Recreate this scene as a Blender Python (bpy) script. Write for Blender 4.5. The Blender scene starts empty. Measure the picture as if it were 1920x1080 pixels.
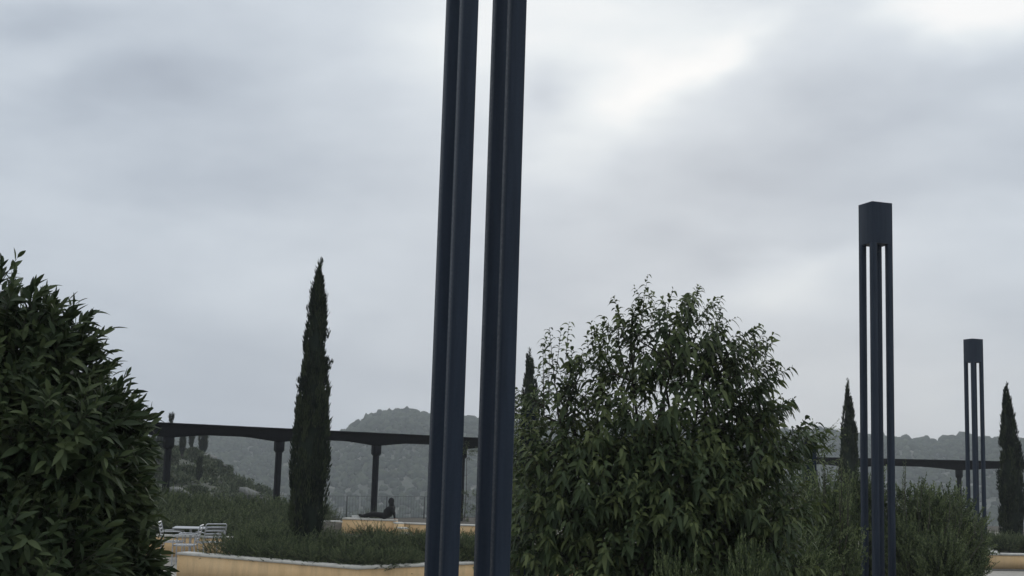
import bpy, math, random
import numpy as np
from mathutils import Matrix, Vector
PI = math.pi
R = math.radians
C = bpy.context.scene.collection
sc = bpy.context.scene
rng = np.random.default_rng(11)
random.seed(11)

# ------------------------------------------------------------------ camera
EYE = 2.4
F = 2400.0                       # focal length in pixels of the 1920 wide photograph
PITCH, ROLL = math.atan(330 / 2400.0), math.atan(0.0303)
cd = bpy.data.cameras.new('camera'); cam = bpy.data.objects.new('camera', cd); C.objects.link(cam)
cd.sensor_width = 36.0; cd.lens = 36.0 * F / 1920.0; cd.clip_start = 0.1; cd.clip_end = 6000
Mrot = Matrix.Rotation(PI / 2 + PITCH, 3, 'X') @ Matrix.Rotation(ROLL, 3, 'Z')
cam.matrix_world = Matrix.Translation((0, 0, EYE)) @ Mrot.to_4x4()
sc.camera = cam
RM = np.array(Mrot)

def ray(px, py):
    d = RM @ np.array([(px - 960) / F, -(py - 540) / F, -1.0])
    return d / np.linalg.norm(d)
def at(px, py, Y):
    """point seen at a photo pixel, Y metres ahead"""
    d = ray(px, py); return np.array([0, 0, EYE]) + d * (Y / d[1])
def gx(px, Y, z):
    """x of the point at distance Y and height z seen in photo column px"""
    u = (px - 960) / F
    a = RM[:, 0] + u * RM[:, 2]          # (R^T p).x + u (R^T p).z = 0
    return -(a[1] * Y + a[2] * (z - EYE)) / a[0]
def gp(px, Y, z): return np.array([gx(px, Y, z), Y, z])

# ------------------------------------------------------------------ world: an overcast sky
sc.view_settings.view_transform = 'Standard'; sc.view_settings.look = 'None'
sc.view_settings.gamma = 1; sc.view_settings.exposure = 0.0
SUN = ray(1240, 150)
SAZ, SEL = math.atan2(SUN[0], SUN[1]), math.asin(SUN[2])
W = bpy.data.worlds.new('World'); sc.world = W; W.use_nodes = True
nt = W.node_tree; nt.nodes.clear()
def N(t, **k):
    n = nt.nodes.new(t)
    for a, b in k.items(): setattr(n, a, b)
    return n
def mth(op, a, b=None, c=None):
    n = nt.nodes.new('ShaderNodeMath'); n.operation = op
    for i, v in enumerate((a, b, c)):
        if v is None: continue
        if isinstance(v, (int, float)): n.inputs[i].default_value = v
        else: nt.links.new(v, n.inputs[i])
    return n.outputs[0]
tc = N('ShaderNodeTexCoord'); DIR = tc.outputs['Generated']
sep = N('ShaderNodeSeparateXYZ'); nt.links.new(DIR, sep.inputs[0])
az = mth('ARCTAN2', sep.outputs[0], sep.outputs[1])
el = mth('ARCSINE', sep.outputs[2])
def wnoise(scale, detail, rough, sz, off=0.0):
    mp = N('ShaderNodeMapping'); mp.inputs['Scale'].default_value = (1, 1, sz); mp.inputs['Location'].default_value = (off, off * .7, off * .3)
    mp.inputs['Rotation'].default_value = (0, R(-9), 0)
    nt.links.new(DIR, mp.inputs[0])
    n = N('ShaderNodeTexNoise'); n.inputs['Scale'].default_value = scale; n.inputs['Detail'].default_value = detail
    n.inputs['Roughness'].default_value = rough; nt.links.new(mp.outputs[0], n.inputs['Vector'])
    return mth('SUBTRACT', n.outputs['Fac'], 0.5)
az = mth('ADD', az, mth('MULTIPLY', wnoise(7, 3, .5, 2.0), 0.11))
el = mth('ADD', el, mth('MULTIPLY', wnoise(7, 3, .5, 2.0, 5.3), 0.07))
val = mth('ADD', 0.58, mth('MULTIPLY', wnoise(5.0, 5, .52, 2.6, 2.2), 0.25))
val = mth('ADD', val, mth('MULTIPLY', wnoise(13.0, 3, .5, 2.6, 8.2), 0.12))
# brighter overhead, as an overcast sky is
val = mth('ADD', val, mth('MULTIPLY', mth('MAXIMUM', sep.outputs[2], 0.0), 0.35))
blobs = [  # photo px, py, radius x, radius y, tilt (deg, rising to the right +), amount
    (1235, 160, 120, 42, 32, .20), (1150, 110, 230, 110, 20, .08), (1010, 45, 150, 70, 0, .13), (1370, 90, 80, 30, 35, .15),
    (1850, -5, 130, 38, 5, .34), (1880, 60, 90, 50, 0, .08), (1330, 20, 200, 50, 0, .08), (880, 40, 130, 110, 0, .10),
    (250, 165, 190, 50, 10, -.17), (70, 35, 170, 40, 8, -.15), (520, 320, 180, 75, 0, -.10), (130, 110, 130, 30, 5, .05), (330, 260, 250, 120, 10, -.03),
    (1045, 165, 55, 45, 0, -.16), (1540, 165, 80, 40, 0, -.08), (1600, 240, 300, 45, 14, -.08), (1780, 345, 220, 50, 8, -.07),
    (1420, 330, 200, 45, 12, -.03), (1300, 455, 170, 42, 10, -.07), (1480, 545, 110, 42, 12, .16), (1720, 440, 220, 30, 10, .05),
    (1080, 290, 130, 80, 20, .08), (500, 560, 140, 45, 0, .05), (60, 330, 120, 100, 0, .04), (1750, 760, 400, 120, 0, .10),
    (1680, 640, 240, 30, 8, -.03), (300, 760, 380, 90, 0, -.08), (1150, 620, 200, 60, 0, .03)]
for (bx, by, rx, ry, tilt, amt) in blobs:
    d = ray(bx, by); a0, e0 = math.atan2(d[0], d[1]), math.asin(d[2])
    da = mth('SUBTRACT', az, a0); de = mth('SUBTRACT', el, e0)
    ct, st = math.cos(R(tilt - 1.7)), math.sin(R(tilt - 1.7))
    u = mth('ADD', mth('MULTIPLY', da, ct), mth('MULTIPLY', de, st))
    v = mth('SUBTRACT', mth('MULTIPLY', de, ct), mth('MULTIPLY', da, st))
    u = mth('MULTIPLY', u, F / rx / 1.25); v = mth('MULTIPLY', v, F / ry / 1.25)
    q = mth('ADD', mth('MULTIPLY', u, u), mth('MULTIPLY', v, v))
    g = mth('EXPONENT', mth('MULTIPLY', q, -1.0))
    val = mth('ADD', val, mth('MULTIPLY', g, amt))
cr = N('ShaderNodeValToRGB'); cr.color_ramp.interpolation = 'LINEAR'
e = cr.color_ramp.elements
e[0].position = 0.0; e[0].color = (.10, .115, .135, 1)
e[1].position = 1.0; e[1].color = (.985, .995, 1.0, 1)
for p, c in ((.40, (.36, .41, .49)), (.55, (.485, .545, .625)), (.70, (.635, .698, .77)), (.86, (.81, .865, .905))):
    x = e.new(p); x.color = (*c, 1)
nt.links.new(val, cr.inputs[0])
# a slightly warm pale band low in the sky to the right
d = ray(1800, 780); wd = math.atan2(d[0], d[1])
wm = mth('EXPONENT', mth('MULTIPLY', mth('ADD', mth('POWER', mth('MULTIPLY', mth('SUBTRACT', az, wd), 3.2), 2.0), mth('POWER', mth('MULTIPLY', el, 10.0), 2.0)), -1.0))
mx = N('ShaderNodeMix', data_type='RGBA', blend_type='MULTIPLY')
nt.links.new(mth('MULTIPLY', wm, 0.9), mx.inputs['Factor']); nt.links.new(cr.outputs[0], mx.inputs['A']); mx.inputs['B'].default_value = (1.06, 1.0, .93, 1)
bg1 = N('ShaderNodeBackground'); nt.links.new(mx.outputs['Result'], bg1.inputs[0]); bg1.inputs[1].default_value = 1.0
sky = N('ShaderNodeTexSky', sky_type='NISHITA'); sky.sun_disc = False; sky.sun_elevation = SEL; sky.sun_rotation = SAZ; sky.dust_density = 3
bg2 = N('ShaderNodeBackground'); nt.links.new(sky.outputs[0], bg2.inputs[0]); bg2.inputs[1].default_value = 0.05
ms = N('ShaderNodeMixShader'); ms.inputs[0].default_value = 0.03
nt.links.new(bg1.outputs[0], ms.inputs[1]); nt.links.new(bg2.outputs[0], ms.inputs[2])
wo = N('ShaderNodeOutputWorld'); nt.links.new(ms.outputs[0], wo.inputs[0])
W.cycles.sampling_method = 'MANUAL'; W.cycles.sample_map_resolution = 512

sl = bpy.data.lights.new('sun', 'SUN'); sun = bpy.data.objects.new('sun', sl); C.objects.link(sun)
sl.energy = 0.55; sl.angle = R(18); sl.color = (1, .97, .92)
sun.rotation_euler = Vector((-SUN[0], -SUN[1], -SUN[2])).to_track_quat('-Z', 'Y').to_euler()
sc.cycles.max_bounces = 6; sc.cycles.diffuse_bounces = 3; sc.cycles.transparent_max_bounces = 4
sc.cycles.volume_bounces = 1; sc.cycles.caustics_reflective = False; sc.cycles.caustics_refractive = False

# ------------------------------------------------------------------ materials
def mat(name, build):
    m = bpy.data.materials.new(name); m.use_nodes = True
    t = m.node_tree; b = t.nodes['Principled BSDF']
    build(t, b); return m
def lk(t, a, b): t.links.new(a, b)
def noise(t, scale, detail=4, rough=.55, coord='Object', sc3=(1, 1, 1)):
    tc = t.nodes.new('ShaderNodeTexCoord'); mp = t.nodes.new('ShaderNodeMapping'); mp.inputs['Scale'].default_value = sc3
    n = t.nodes.new('ShaderNodeTexNoise'); n.inputs['Scale'].default_value = scale; n.inputs['Detail'].default_value = detail; n.inputs['Roughness'].default_value = rough
    lk(t, tc.outputs[coord], mp.inputs[0]); lk(t, mp.outputs[0], n.inputs['Vector']); return n.outputs['Fac']
def ramp(t, f, stops):
    r = t.nodes.new('ShaderNodeValToRGB'); el = r.color_ramp.elements
    el[0].position, el[0].color = stops[0][0], (*stops[0][1], 1)
    el[1].position, el[1].color = stops[-1][0], (*stops[-1][1], 1)
    for p, c in stops[1:-1]:
        x = el.new(p); x.color = (*c, 1)
    lk(t, f, r.inputs[0]); return r.outputs[0]
def bump(t, b, f, s=.3, d=.01):
    n = t.nodes.new('ShaderNodeBump'); n.inputs['Strength'].default_value = s; n.inputs['Distance'].default_value = d
    lk(t, f, n.inputs['Height']); lk(t, n.outputs[0], b.inputs['Normal'])

def foliage(name, dark, mid, light, rough=.5, transl=.25, spec=.3, nscale=1.2):
    def f(t, b):
        a = t.nodes.new('ShaderNodeAttribute'); a.attribute_name = 'tint'
        nz = noise(t, nscale, 3)
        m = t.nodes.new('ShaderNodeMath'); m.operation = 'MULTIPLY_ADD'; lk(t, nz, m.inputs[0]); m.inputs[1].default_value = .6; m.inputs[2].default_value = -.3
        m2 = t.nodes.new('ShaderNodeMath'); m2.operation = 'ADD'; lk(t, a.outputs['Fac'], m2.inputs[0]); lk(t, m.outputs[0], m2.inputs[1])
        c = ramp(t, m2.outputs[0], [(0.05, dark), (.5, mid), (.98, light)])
        lk(t, c, b.inputs['Base Color']); b.inputs['Roughness'].default_value = rough
        b.inputs['Specular IOR Level'].default_value = spec
        tr = t.nodes.new('ShaderNodeBsdfTranslucent'); lk(t, c, tr.inputs[0])
        mix = t.nodes.new('ShaderNodeMixShader'); mix.inputs[0].default_value = transl
        lk(t, b.outputs[0], mix.inputs[1]); lk(t, tr.outputs[0], mix.inputs[2])
        lk(t, mix.outputs[0], t.nodes['Material Output'].inputs['Surface'])
    return mat(name, f)
M = {}
M['laurel'] = foliage('laurel_leaf', (0.0152, 0.0272, 0.0110), (0.0305, 0.0489, 0.0194), (0.0762, 0.0998, 0.0413), .55, .14, .22)
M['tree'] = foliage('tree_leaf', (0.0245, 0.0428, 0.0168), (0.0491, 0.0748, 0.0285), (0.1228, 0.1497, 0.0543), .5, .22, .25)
M['myrtle'] = foliage('myrtle_leaf', (0.0263, 0.0437, 0.0162), (0.0630, 0.0903, 0.0323), (0.1706, 0.2111, 0.0902), .5, .2, .35)
M['rosemary'] = foliage('rosemary_leaf', (0.0197, 0.0336, 0.0150), (0.0632, 0.0904, 0.0380), (0.1615, 0.1969, 0.0880), .6, .15, .2)
M['cypress'] = foliage('cypress_leaf', (0.0129, 0.0194, 0.0153), (0.0270, 0.0377, 0.0223), (0.0576, 0.0713, 0.0366), .7, .08, .12, 2.5)
M['wood_far'] = foliage('pine_canopy', (0.0198, 0.0311, 0.0172), (0.0361, 0.0509, 0.0279), (0.0649, 0.0792, 0.0451), .9, .05, .05, .02)
M['scrub'] = foliage('scrub_leaf', (0.0425, 0.0559, 0.0361), (0.0850, 0.1034, 0.0638), (0.1580, 0.1763, 0.1115), .85, .1, .05, .3)
def bark(t, b):
    n = noise(t, 14, 5, .6, sc3=(1, 1, .25)); lk(t, ramp(t, n, [(.3, (.028, .024, .02)), (.7, (.075, .065, .052))]), b.inputs['Base Color'])
    b.inputs['Roughness'].default_value = .9; bump(t, b, n, .6, .02)
M['bark'] = mat('bark', bark)
def steel(base, var, rough=.5):
    def f(t, b):
        n = noise(t, 3.0, 5, .6, sc3=(6, 6, .5))
        lk(t, ramp(t, n, [(.3, base), (.72, var)]), b.inputs['Base Color'])
        n2 = noise(t, 60, 3); lk(t, ramp(t, n2, [(.3, (rough - .1,) * 3), (.7, (rough + .12,) * 3)]), b.inputs['Roughness'])
        b.inputs['Specular IOR Level'].default_value = .25; bump(t, b, n2, .12, .002)
    return f
M['pillar'] = mat('dark_blue_painted_steel', steel((.0095, .017, .031), (.020, .031, .052), .55))
M['pergola'] = mat('dark_grey_blue_steel', steel((.0035, .0045, .007), (.006, .0075, .011), .75))
def render_wall(t, b):
    n = noise(t, 1.6, 6, .6); n2 = noise(t, 26, 4, .6)
    mm = t.nodes.new('ShaderNodeMath'); mm.operation = 'MULTIPLY_ADD'; lk(t, n2, mm.inputs[0]); mm.inputs[1].default_value = .35; lk(t, n, mm.inputs[2])
    lk(t, ramp(t, mm.outputs[0], [(.35, (.57, .375, .19)), (.6, (.68, .465, .245)), (.9, (.74, .53, .30))]), b.inputs['Base Color'])
    n3 = noise(t, 2.2, 5, .65, sc3=(2.5, 2.5, .35)); mw = t.nodes.new('ShaderNodeMix'); mw.data_type = 'RGBA'; mw.blend_type = 'MULTIPLY'; mw.inputs['Factor'].default_value = .8
    lk(t, b.inputs['Base Color'].links[0].from_socket, mw.inputs['A']); lk(t, ramp(t, n3, [(.3, (.74, .74, .76)), (.52, (1, 1, 1)), (.8, (1.04, 1.03, 1.0))]), mw.inputs['B']); lk(t, mw.outputs['Result'], b.inputs['Base Color'])
    b.inputs['Roughness'].default_value = .9; bump(t, b, n2, .3, .006)
M['wall'] = mat('ochre_render', render_wall)
def coping(t, b):
    n = noise(t, 5, 6, .65); lk(t, ramp(t, n, [(.28, (.30, .30, .28)), (.42, (.50, .49, .455)), (.7, (.64, .62, .57))]), b.inputs['Base Color']); b.inputs['Roughness'].default_value = .8; bump(t, b, n, .2, .005)
M['coping'] = mat('pale_stone_coping', coping)
def paving(t, b):
    tc = t.nodes.new('ShaderNodeTexCoord'); br = t.nodes.new('ShaderNodeTexBrick'); br.inputs['Scale'].default_value = 1.0
    br.inputs['Brick Width'].default_value = .8; br.inputs['Row Height'].default_value = .4; br.inputs['Mortar Size'].default_value = .008
    br.inputs['Color1'].default_value = (.33, .31, .275, 1); br.inputs['Color2'].default_value = (.39, .365, .325, 1); br.inputs['Mortar'].default_value = (.2, .19, .17, 1)
    lk(t, tc.outputs['Object'], br.inputs['Vector'])
    n = noise(t, 2.3, 5); m = t.nodes.new('ShaderNodeMix'); m.data_type = 'RGBA'; m.blend_type = 'MULTIPLY'; m.inputs['Factor'].default_value = .6
    lk(t, br.outputs['Color'], m.inputs['A']); lk(t, ramp(t, n, [(.25, (.7, .7, .7)), (.7, (1.05, 1.03, 1.0))]), m.inputs['B'])
    lk(t, m.outputs['Result'], b.inputs['Base Color']); b.inputs['Roughness'].default_value = .8
M['paving'] = mat('pale_paving', paving)
def soil(t, b):
    n = noise(t, 9, 6, .65); lk(t, ramp(t, n, [(.3, (.03, .027, .02)), (.7, (.075, .065, .045))]), b.inputs['Base Color']); b.inputs['Roughness'].default_value = .95; bump(t, b, n, .8, .03)
M['soil'] = mat('planter_soil', soil)
def speckled_grey(t, b):
    n = noise(t, 30, 4, .7); lk(t, ramp(t, n, [(.3, (.06, .06, .055)), (.7, (.16, .155, .14))]), b.inputs['Base Color']); b.inputs['Roughness'].default_value = .95; bump(t, b, n, .8, .01)
M['speckled_grey'] = mat('speckled_grey', speckled_grey)
def land(t, b):
    n = noise(t, .035, 6, .62); n2 = noise(t, .25, 6, .65)
    mm = t.nodes.new('ShaderNodeMath'); mm.operation = 'MULTIPLY_ADD'; lk(t, n2, mm.inputs[0]); mm.inputs[1].default_value = .7; lk(t, n, mm.inputs[2])
    lk(t, ramp(t, mm.outputs[0], [(.5, (.038, .048, .032)), (.76, (.062, .071, .050)), (.92, (.10, .102, .08)), (1.06, (.21, .205, .18))]), b.inputs['Base Color'])
    b.inputs['Roughness'].default_value = .95; bump(t, b, n2, .7, .6)
M['land'] = mat('scrubland', land)
def rock(t, b):
    n = noise(t, .9, 7, .65); lk(t, ramp(t, n, [(.3, (.07, .075, .07)), (.7, (.24, .24, .225))]), b.inputs['Base Color']); b.inputs['Roughness'].default_value = .9; bump(t, b, n, .8, .3)
M['rock'] = mat('pale_limestone', rock)
def alu(t, b):
    n = noise(t, 40, 3); lk(t, ramp(t, n, [(.3, (.42, .43, .45)), (.7, (.55, .56, .58))]), b.inputs['Base Color']); b.inputs['Metallic'].default_value = .55; b.inputs['Roughness'].default_value = .38
M['alu'] = mat('brushed_aluminium', alu)
def cloth(t, b):
    n = noise(t, 25, 4); lk(t, ramp(t, n, [(.3, (.004, .004, .005)), (.7, (.009, .009, .011))]), b.inputs['Base Color']); b.inputs['Roughness'].default_value = .95; bump(t, b, n, .4, .01)
M['cloth'] = mat('black_clothing', cloth)
def skin(t, b):
    n = noise(t, 12, 3); lk(t, ramp(t, n, [(.3, (.30, .18, .12)), (.7, (.38, .24, .17))]), b.inputs['Base Color']); b.inputs['Roughness'].default_value = .6
M['skin'] = mat('skin', skin)
def whitebag(t, b):
    n = noise(t, 12, 3); lk(t, ramp(t, n, [(.3, (.55, .55, .54)), (.7, (.7, .7, .68))]), b.inputs['Base Color']); b.inputs['Roughness'].default_value = .7
M['white'] = mat('white_card', whitebag)

# ------------------------------------------------------------------ mesh helpers
class MB:
    def __init__(s): s.v = []; s.f = []; s.t = []; s.n = 0
    def add(s, verts, faces, tint=0.5):
        verts = np.asarray(verts, float).reshape(-1, 3)
        s.v.append(verts); s.f.append(np.asarray(faces, int) + s.n)
        t = np.full(len(verts), tint) if np.isscalar(tint) else np.asarray(tint, float)
        s.t.append(t); s.n += len(verts)
    def build(s, name, m, parent=None, smooth=False, me_only=False):
        V = np.concatenate(s.v); me = bpy.data.meshes.new(name)
        me.vertices.add(len(V)); me.vertices.foreach_set('co', V.ravel())
        loops = np.concatenate([f.ravel() for f in s.f]); sizes = np.concatenate([np.full(len(f), f.shape[1]) for f in s.f])
        me.loops.add(len(loops)); me.loops.foreach_set('vertex_index', loops.astype(np.int32))
        st = np.zeros(len(sizes), np.int32); st[1:] = np.cumsum(sizes)[:-1]
        me.polygons.add(len(sizes)); me.polygons.foreach_set('loop_start', st)
        try: me.polygons.foreach_set('loop_total', sizes.astype(np.int32))
        except Exception: pass
        at_ = me.attributes.new('tint', 'FLOAT', 'POINT'); at_.data.foreach_set('value', np.concatenate(s.t).astype(np.float32))
        me.update(); me.validate(); me.materials.append(m)
        if smooth: me.polygons.foreach_set('use_smooth', np.ones(len(sizes), bool))
        o = bpy.data.objects.new(name, me); C.objects.link(o)
        if parent: o.parent = parent
        return o
def tag(o, label=None, cat=None, group=None, kind=None):
    if label: o['label'] = label
    if cat: o['category'] = cat
    if group: o['group'] = group
    if kind: o['kind'] = kind
    return o
def thing(name, loc, label, cat, group=None, rz=0):
    o = bpy.data.objects.new(name, None); C.objects.link(o); o.empty_display_size = .2
    o.location = tuple(loc); o.rotation_euler = (0, 0, rz); return tag(o, label, cat, group)
def copy_tree(o, parent=None):
    c = o.copy(); C.objects.link(c)
    if parent: c.parent = parent
    for ch in list(o.children): copy_tree(ch, c)
    return c
BOXF = [(0, 3, 2, 1), (4, 5, 6, 7), (0, 1, 5, 4), (1, 2, 6, 5), (2, 3, 7, 6), (3, 0, 4, 7)]
def box(mb, x0, x1, y0, y1, z0, z1, bev=0.0):
    if bev <= 0:
        mb.add([(x0, y0, z0), (x1, y0, z0), (x1, y1, z0), (x0, y1, z0), (x0, y0, z1), (x1, y0, z1), (x1, y1, z1), (x0, y1, z1)], BOXF); return
    b = bev
    ring = [(x0 + b, y0), (x1 - b, y0), (x1, y0 + b), (x1, y1 - b), (x1 - b, y1), (x0 + b, y1), (x0, y1 - b), (x0, y0 + b)]
    prism(mb, ring, z0, z1)
def prism(mb, ring, z0, z1):
    n = len(ring); v = [(x, y, z0) for x, y in ring] + [(x, y, z1) for x, y in ring]
    mb.add(v, [(i, (i + 1) % n, (i + 1) % n + n, i + n) for i in range(n)])
    mb.add(v, [tuple(range(n - 1, -1, -1)), tuple(range(n, 2 * n))])
def obar(mb, p, q, w, h=None, up=(0, 0, 1)):
    """rectangular bar from p to q"""
    h = h or w; p = np.array(p, float); q = np.array(q, float); d = q - p; L = np.linalg.norm(d); d /= L
    s = np.cross(d, up)
    if np.linalg.norm(s) < 1e-3: s = np.cross(d, (0, 1, 0))
    s /= np.linalg.norm(s); u = np.cross(s, d)
    v = []
    for c in (p, q):
        for a, b in ((-1, -1), (1, -1), (1, 1), (-1, 1)): v.append(c + s * w / 2 * a + u * h / 2 * b)
    mb.add(v, [(3, 2, 1, 0), (4, 5, 6, 7), (0, 1, 5, 4), (1, 2, 6, 5), (2, 3, 7, 6), (3, 0, 4, 7)])
def tube(mb, pts, rad, seg=8, tint=.5, cap=True):
    pts = np.array(pts, float); n = len(pts)
    rad = np.full(n, rad) if np.isscalar(rad) else np.array(rad, float)
    T = np.gradient(pts, axis=0); T /= np.linalg.norm(T, axis=1)[:, None] + 1e-9
    ref = np.array([0.31, 0.2, .93]) if abs(T[0][2]) < .8 else np.array([1, .1, 0.0])
    V = []
    for i in range(n):
        s = np.cross(T[i], ref); s /= np.linalg.norm(s); u = np.cross(s, T[i])
        for k in range(seg):
            a = 2 * PI * k / seg; V.append(pts[i] + rad[i] * (math.cos(a) * s + math.sin(a) * u))
    Fc = [(i * seg + k, i * seg + (k + 1) % seg, (i + 1) * seg + (k + 1) % seg, (i + 1) * seg + k) for i in range(n - 1) for k in range(seg)]
    mb.add(V, Fc, tint)
    if cap: mb.add(V, [tuple(range(seg - 1, -1, -1)), tuple(range((n - 1) * seg, n * seg))], tint)
def unit(a): return a / (np.linalg.norm(a, axis=-1, keepdims=True) + 1e-9)

def add_leaves(mb, P, D, Nn, L, Wd, droop, rows=4, fold=.35, tint=None):
    """folded, drooping leaf blades; all arrays (n,..)"""
    n = len(P); S = unit(np.cross(D, Nn)); Nn = np.cross(S, D)
    L = np.broadcast_to(L, n); Wd = np.broadcast_to(Wd, n); droop = np.broadcast_to(droop, n)
    ts = np.linspace(0, 1, rows + 1); V = np.zeros((n, rows + 1, 3, 3))
    for i, t in enumerate(ts):
        c = P + (L * t)[:, None] * D; c = c + np.array([0, 0, -1.0]) * (L * droop * t * t)[:, None]
        w = (Wd * .5 * max(.04, math.sin(PI * t ** .85) ** .8))[:, None]
        V[:, i, 0] = c - S * w + Nn * w * fold; V[:, i, 1] = c; V[:, i, 2] = c + S * w + Nn * w * fold
    base = (np.arange(n) * (rows + 1) * 3)[:, None, None]
    q = []
    for i in range(rows):
        for k in (0, 1): q.append((i * 3 + k, i * 3 + k + 1, i * 3 + k + 4, i * 3 + k + 3))
    Fc = (base + np.array(q)[None]).reshape(-1, 4)
    tint = rng.uniform(0.1, .9, n) if tint is None else tint
    mb.add(V.reshape(-1, 3), Fc, np.repeat(tint, (rows + 1) * 3))
def add_blades(mb, P, D, L, Wd, droop=0.0, tint=None):
    """cheap bent diamond blades: 2 quads each"""
    n = len(P); rnd = unit(rng.normal(size=(n, 3))); S = unit(np.cross(D, rnd))
    L = np.broadcast_to(L, n)[:, None]; Wd = np.broadcast_to(Wd, n)[:, None]; dr = np.array([0, 0, -1.0]) * droop * L
    up = np.cross(S, D) * Wd * .25
    V = np.stack([P, P + D * L * .45 - S * Wd * .5 + dr * .2 + up, P + D * L * .5 + dr * .25, P + D * L * .45 + S * Wd * .5 + dr * .2 + up, P + D * L + dr], 1)
    base = (np.arange(n) * 5)[:, None, None]
    Fc = (base + np.array([(0, 1, 4, 2), (0, 2, 4, 3)])[None]).reshape(-1, 4)
    tint = rng.uniform(0.1, .9, n) if tint is None else tint
    mb.add(V.reshape(-1, 3), Fc, np.repeat(tint, 5))
def shoots(mb, stems, P0, Dr, slen, K, L, Wd, spread, droop, rows=4, fold=.35, bend=0.0, fine=True, t0=.1, stem_r=.003, light=None, taper=.35):
    """leafy shoots: K leaves spiralling round each stem"""
    S = len(P0); slen = np.broadcast_to(slen, S); Dr = unit(Dr)
    ref = np.where(np.abs(Dr[:, 2:3]) > .9, np.array([[1.0, 0, 0]]), np.array([[0, 0, 1.0]]))
    A = unit(np.cross(Dr, ref)); B = np.cross(Dr, A)
    t = t0 + (1 - t0) * (np.arange(K) / max(1, K - 1)); ph = rng.uniform(0, 2 * PI, S)[:, None] + np.arange(K) * 2.4 + rng.normal(0, .35, (S, K))
    bendv = np.array([0, 0, bend])
    pos = P0[:, None] + Dr[:, None] * (slen[:, None] * t)[..., None] + bendv * (slen[:, None] * t * t)[..., None]
    dirn = unit(Dr[:, None] + bendv * 2 * t[None, :, None])
    rad = A[:, None] * np.cos(ph)[..., None] + B[:, None] * np.sin(ph)[..., None]
    sp = spread * (1.15 - .6 * t)[None, :] + rng.normal(0, .15, (S, K))
    D = unit(dirn * np.cos(sp)[..., None] + rad * np.sin(sp)[..., None])
    Nn = unit(dirn * np.sin(sp)[..., None] - rad * np.cos(sp)[..., None] + rng.normal(0, .15, (S, K, 3)))
    LL = L * rng.uniform(.65, 1.15, (S, K)) * (1 - taper * t)[None]
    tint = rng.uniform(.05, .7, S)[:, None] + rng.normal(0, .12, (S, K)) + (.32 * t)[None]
    if light is not None: tint = tint + light[:, None]
    n = S * K
    if fine: add_leaves(mb, pos.reshape(n, 3), D.reshape(n, 3), Nn.reshape(n, 3), LL.ravel(), LL.ravel() * Wd / L, droop * rng.uniform(.5, 1.4, n), rows, fold, np.clip(tint.ravel(), 0, 1))
    else: add_blades(mb, pos.reshape(n, 3), D.reshape(n, 3), LL.ravel(), LL.ravel() * Wd / L, droop, np.clip(tint.ravel(), 0, 1))
    if stems is not None:
        r = stem_r; e1 = P0 + Dr * (slen)[:, None] + bendv * slen[:, None]; m = P0 + Dr * (slen * .5)[:, None] + bendv * (slen * .25)[:, None]
        V = np.zeros((S, 9, 3))
        for j, (c, rr) in enumerate(((P0, r), (m, r * .7), (e1, r * .3))):
            for k in range(3):
                a = 2 * PI * k / 3; V[:, j * 3 + k] = c + rr * (math.cos(a) * A + math.sin(a) * B)
        q = [(j * 3 + k, j * 3 + (k + 1) % 3, j * 3 + 3 + (k + 1) % 3, j * 3 + 3 + k) for j in (0, 1) for k in range(3)]
        stems.add(V.reshape(-1, 3), ((np.arange(S) * 9)[:, None, None] + np.array(q)[None]).reshape(-1, 4))
def sample_lumps(lumps, n, rmin=.75, rmax=1.0, cut=.62):
    """points near the skins of a union of ellipsoids -> pos, outward normal"""
    lum = np.array(lumps, float); w = lum[:, 6] if lum.shape[1] > 6 else (lum[:, 3] * lum[:, 5]); w = w / w.sum()
    P, Q = [], []
    while sum(len(p) for p in P) < n:
        k = rng.choice(len(lum), n, p=w); u = unit(rng.normal(size=(n, 3))); r = rng.uniform(rmin, rmax, n)[:, None]
        # lumpy radius
        r = r * (1 + .10 * np.sin(u[:, :1] * 7 + lum[k, :1] * 9) * np.cos(u[:, 2:] * 6 + u[:, 1:2] * 5))
        c = lum[k, :3]; rad = lum[k, 3:6]; p = c + u * rad * r; ok = np.ones(n, bool)
        for j in range(len(lum)):
            q = (((p - lum[j, :3]) / lum[j, 3:6]) ** 2).sum(1) ** .5; ok &= (q > cut) | (k == j)
        ok &= p[:, 2] > 0.05
        P.append(p[ok]); Q.append(unit(u / rad)[ok])
    return np.concatenate(P)[:n], np.concatenate(Q)[:n]
def limb(mb, a, b, r0, r1, sag=.15, seg=7, n=7):
    a = np.array(a, float); b = np.array(b, float); t = np.linspace(0, 1, n)[:, None]; L = np.linalg.norm(b - a)
    p = a + (b - a) * t; p[:, 2] += (np.sin(PI * t[:, 0]) * sag * L); p[1:-1, :2] += rng.normal(0, .02 * L, (n - 2, 2))
    tube(mb, p, np.linspace(r0, r1, n), seg)

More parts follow.
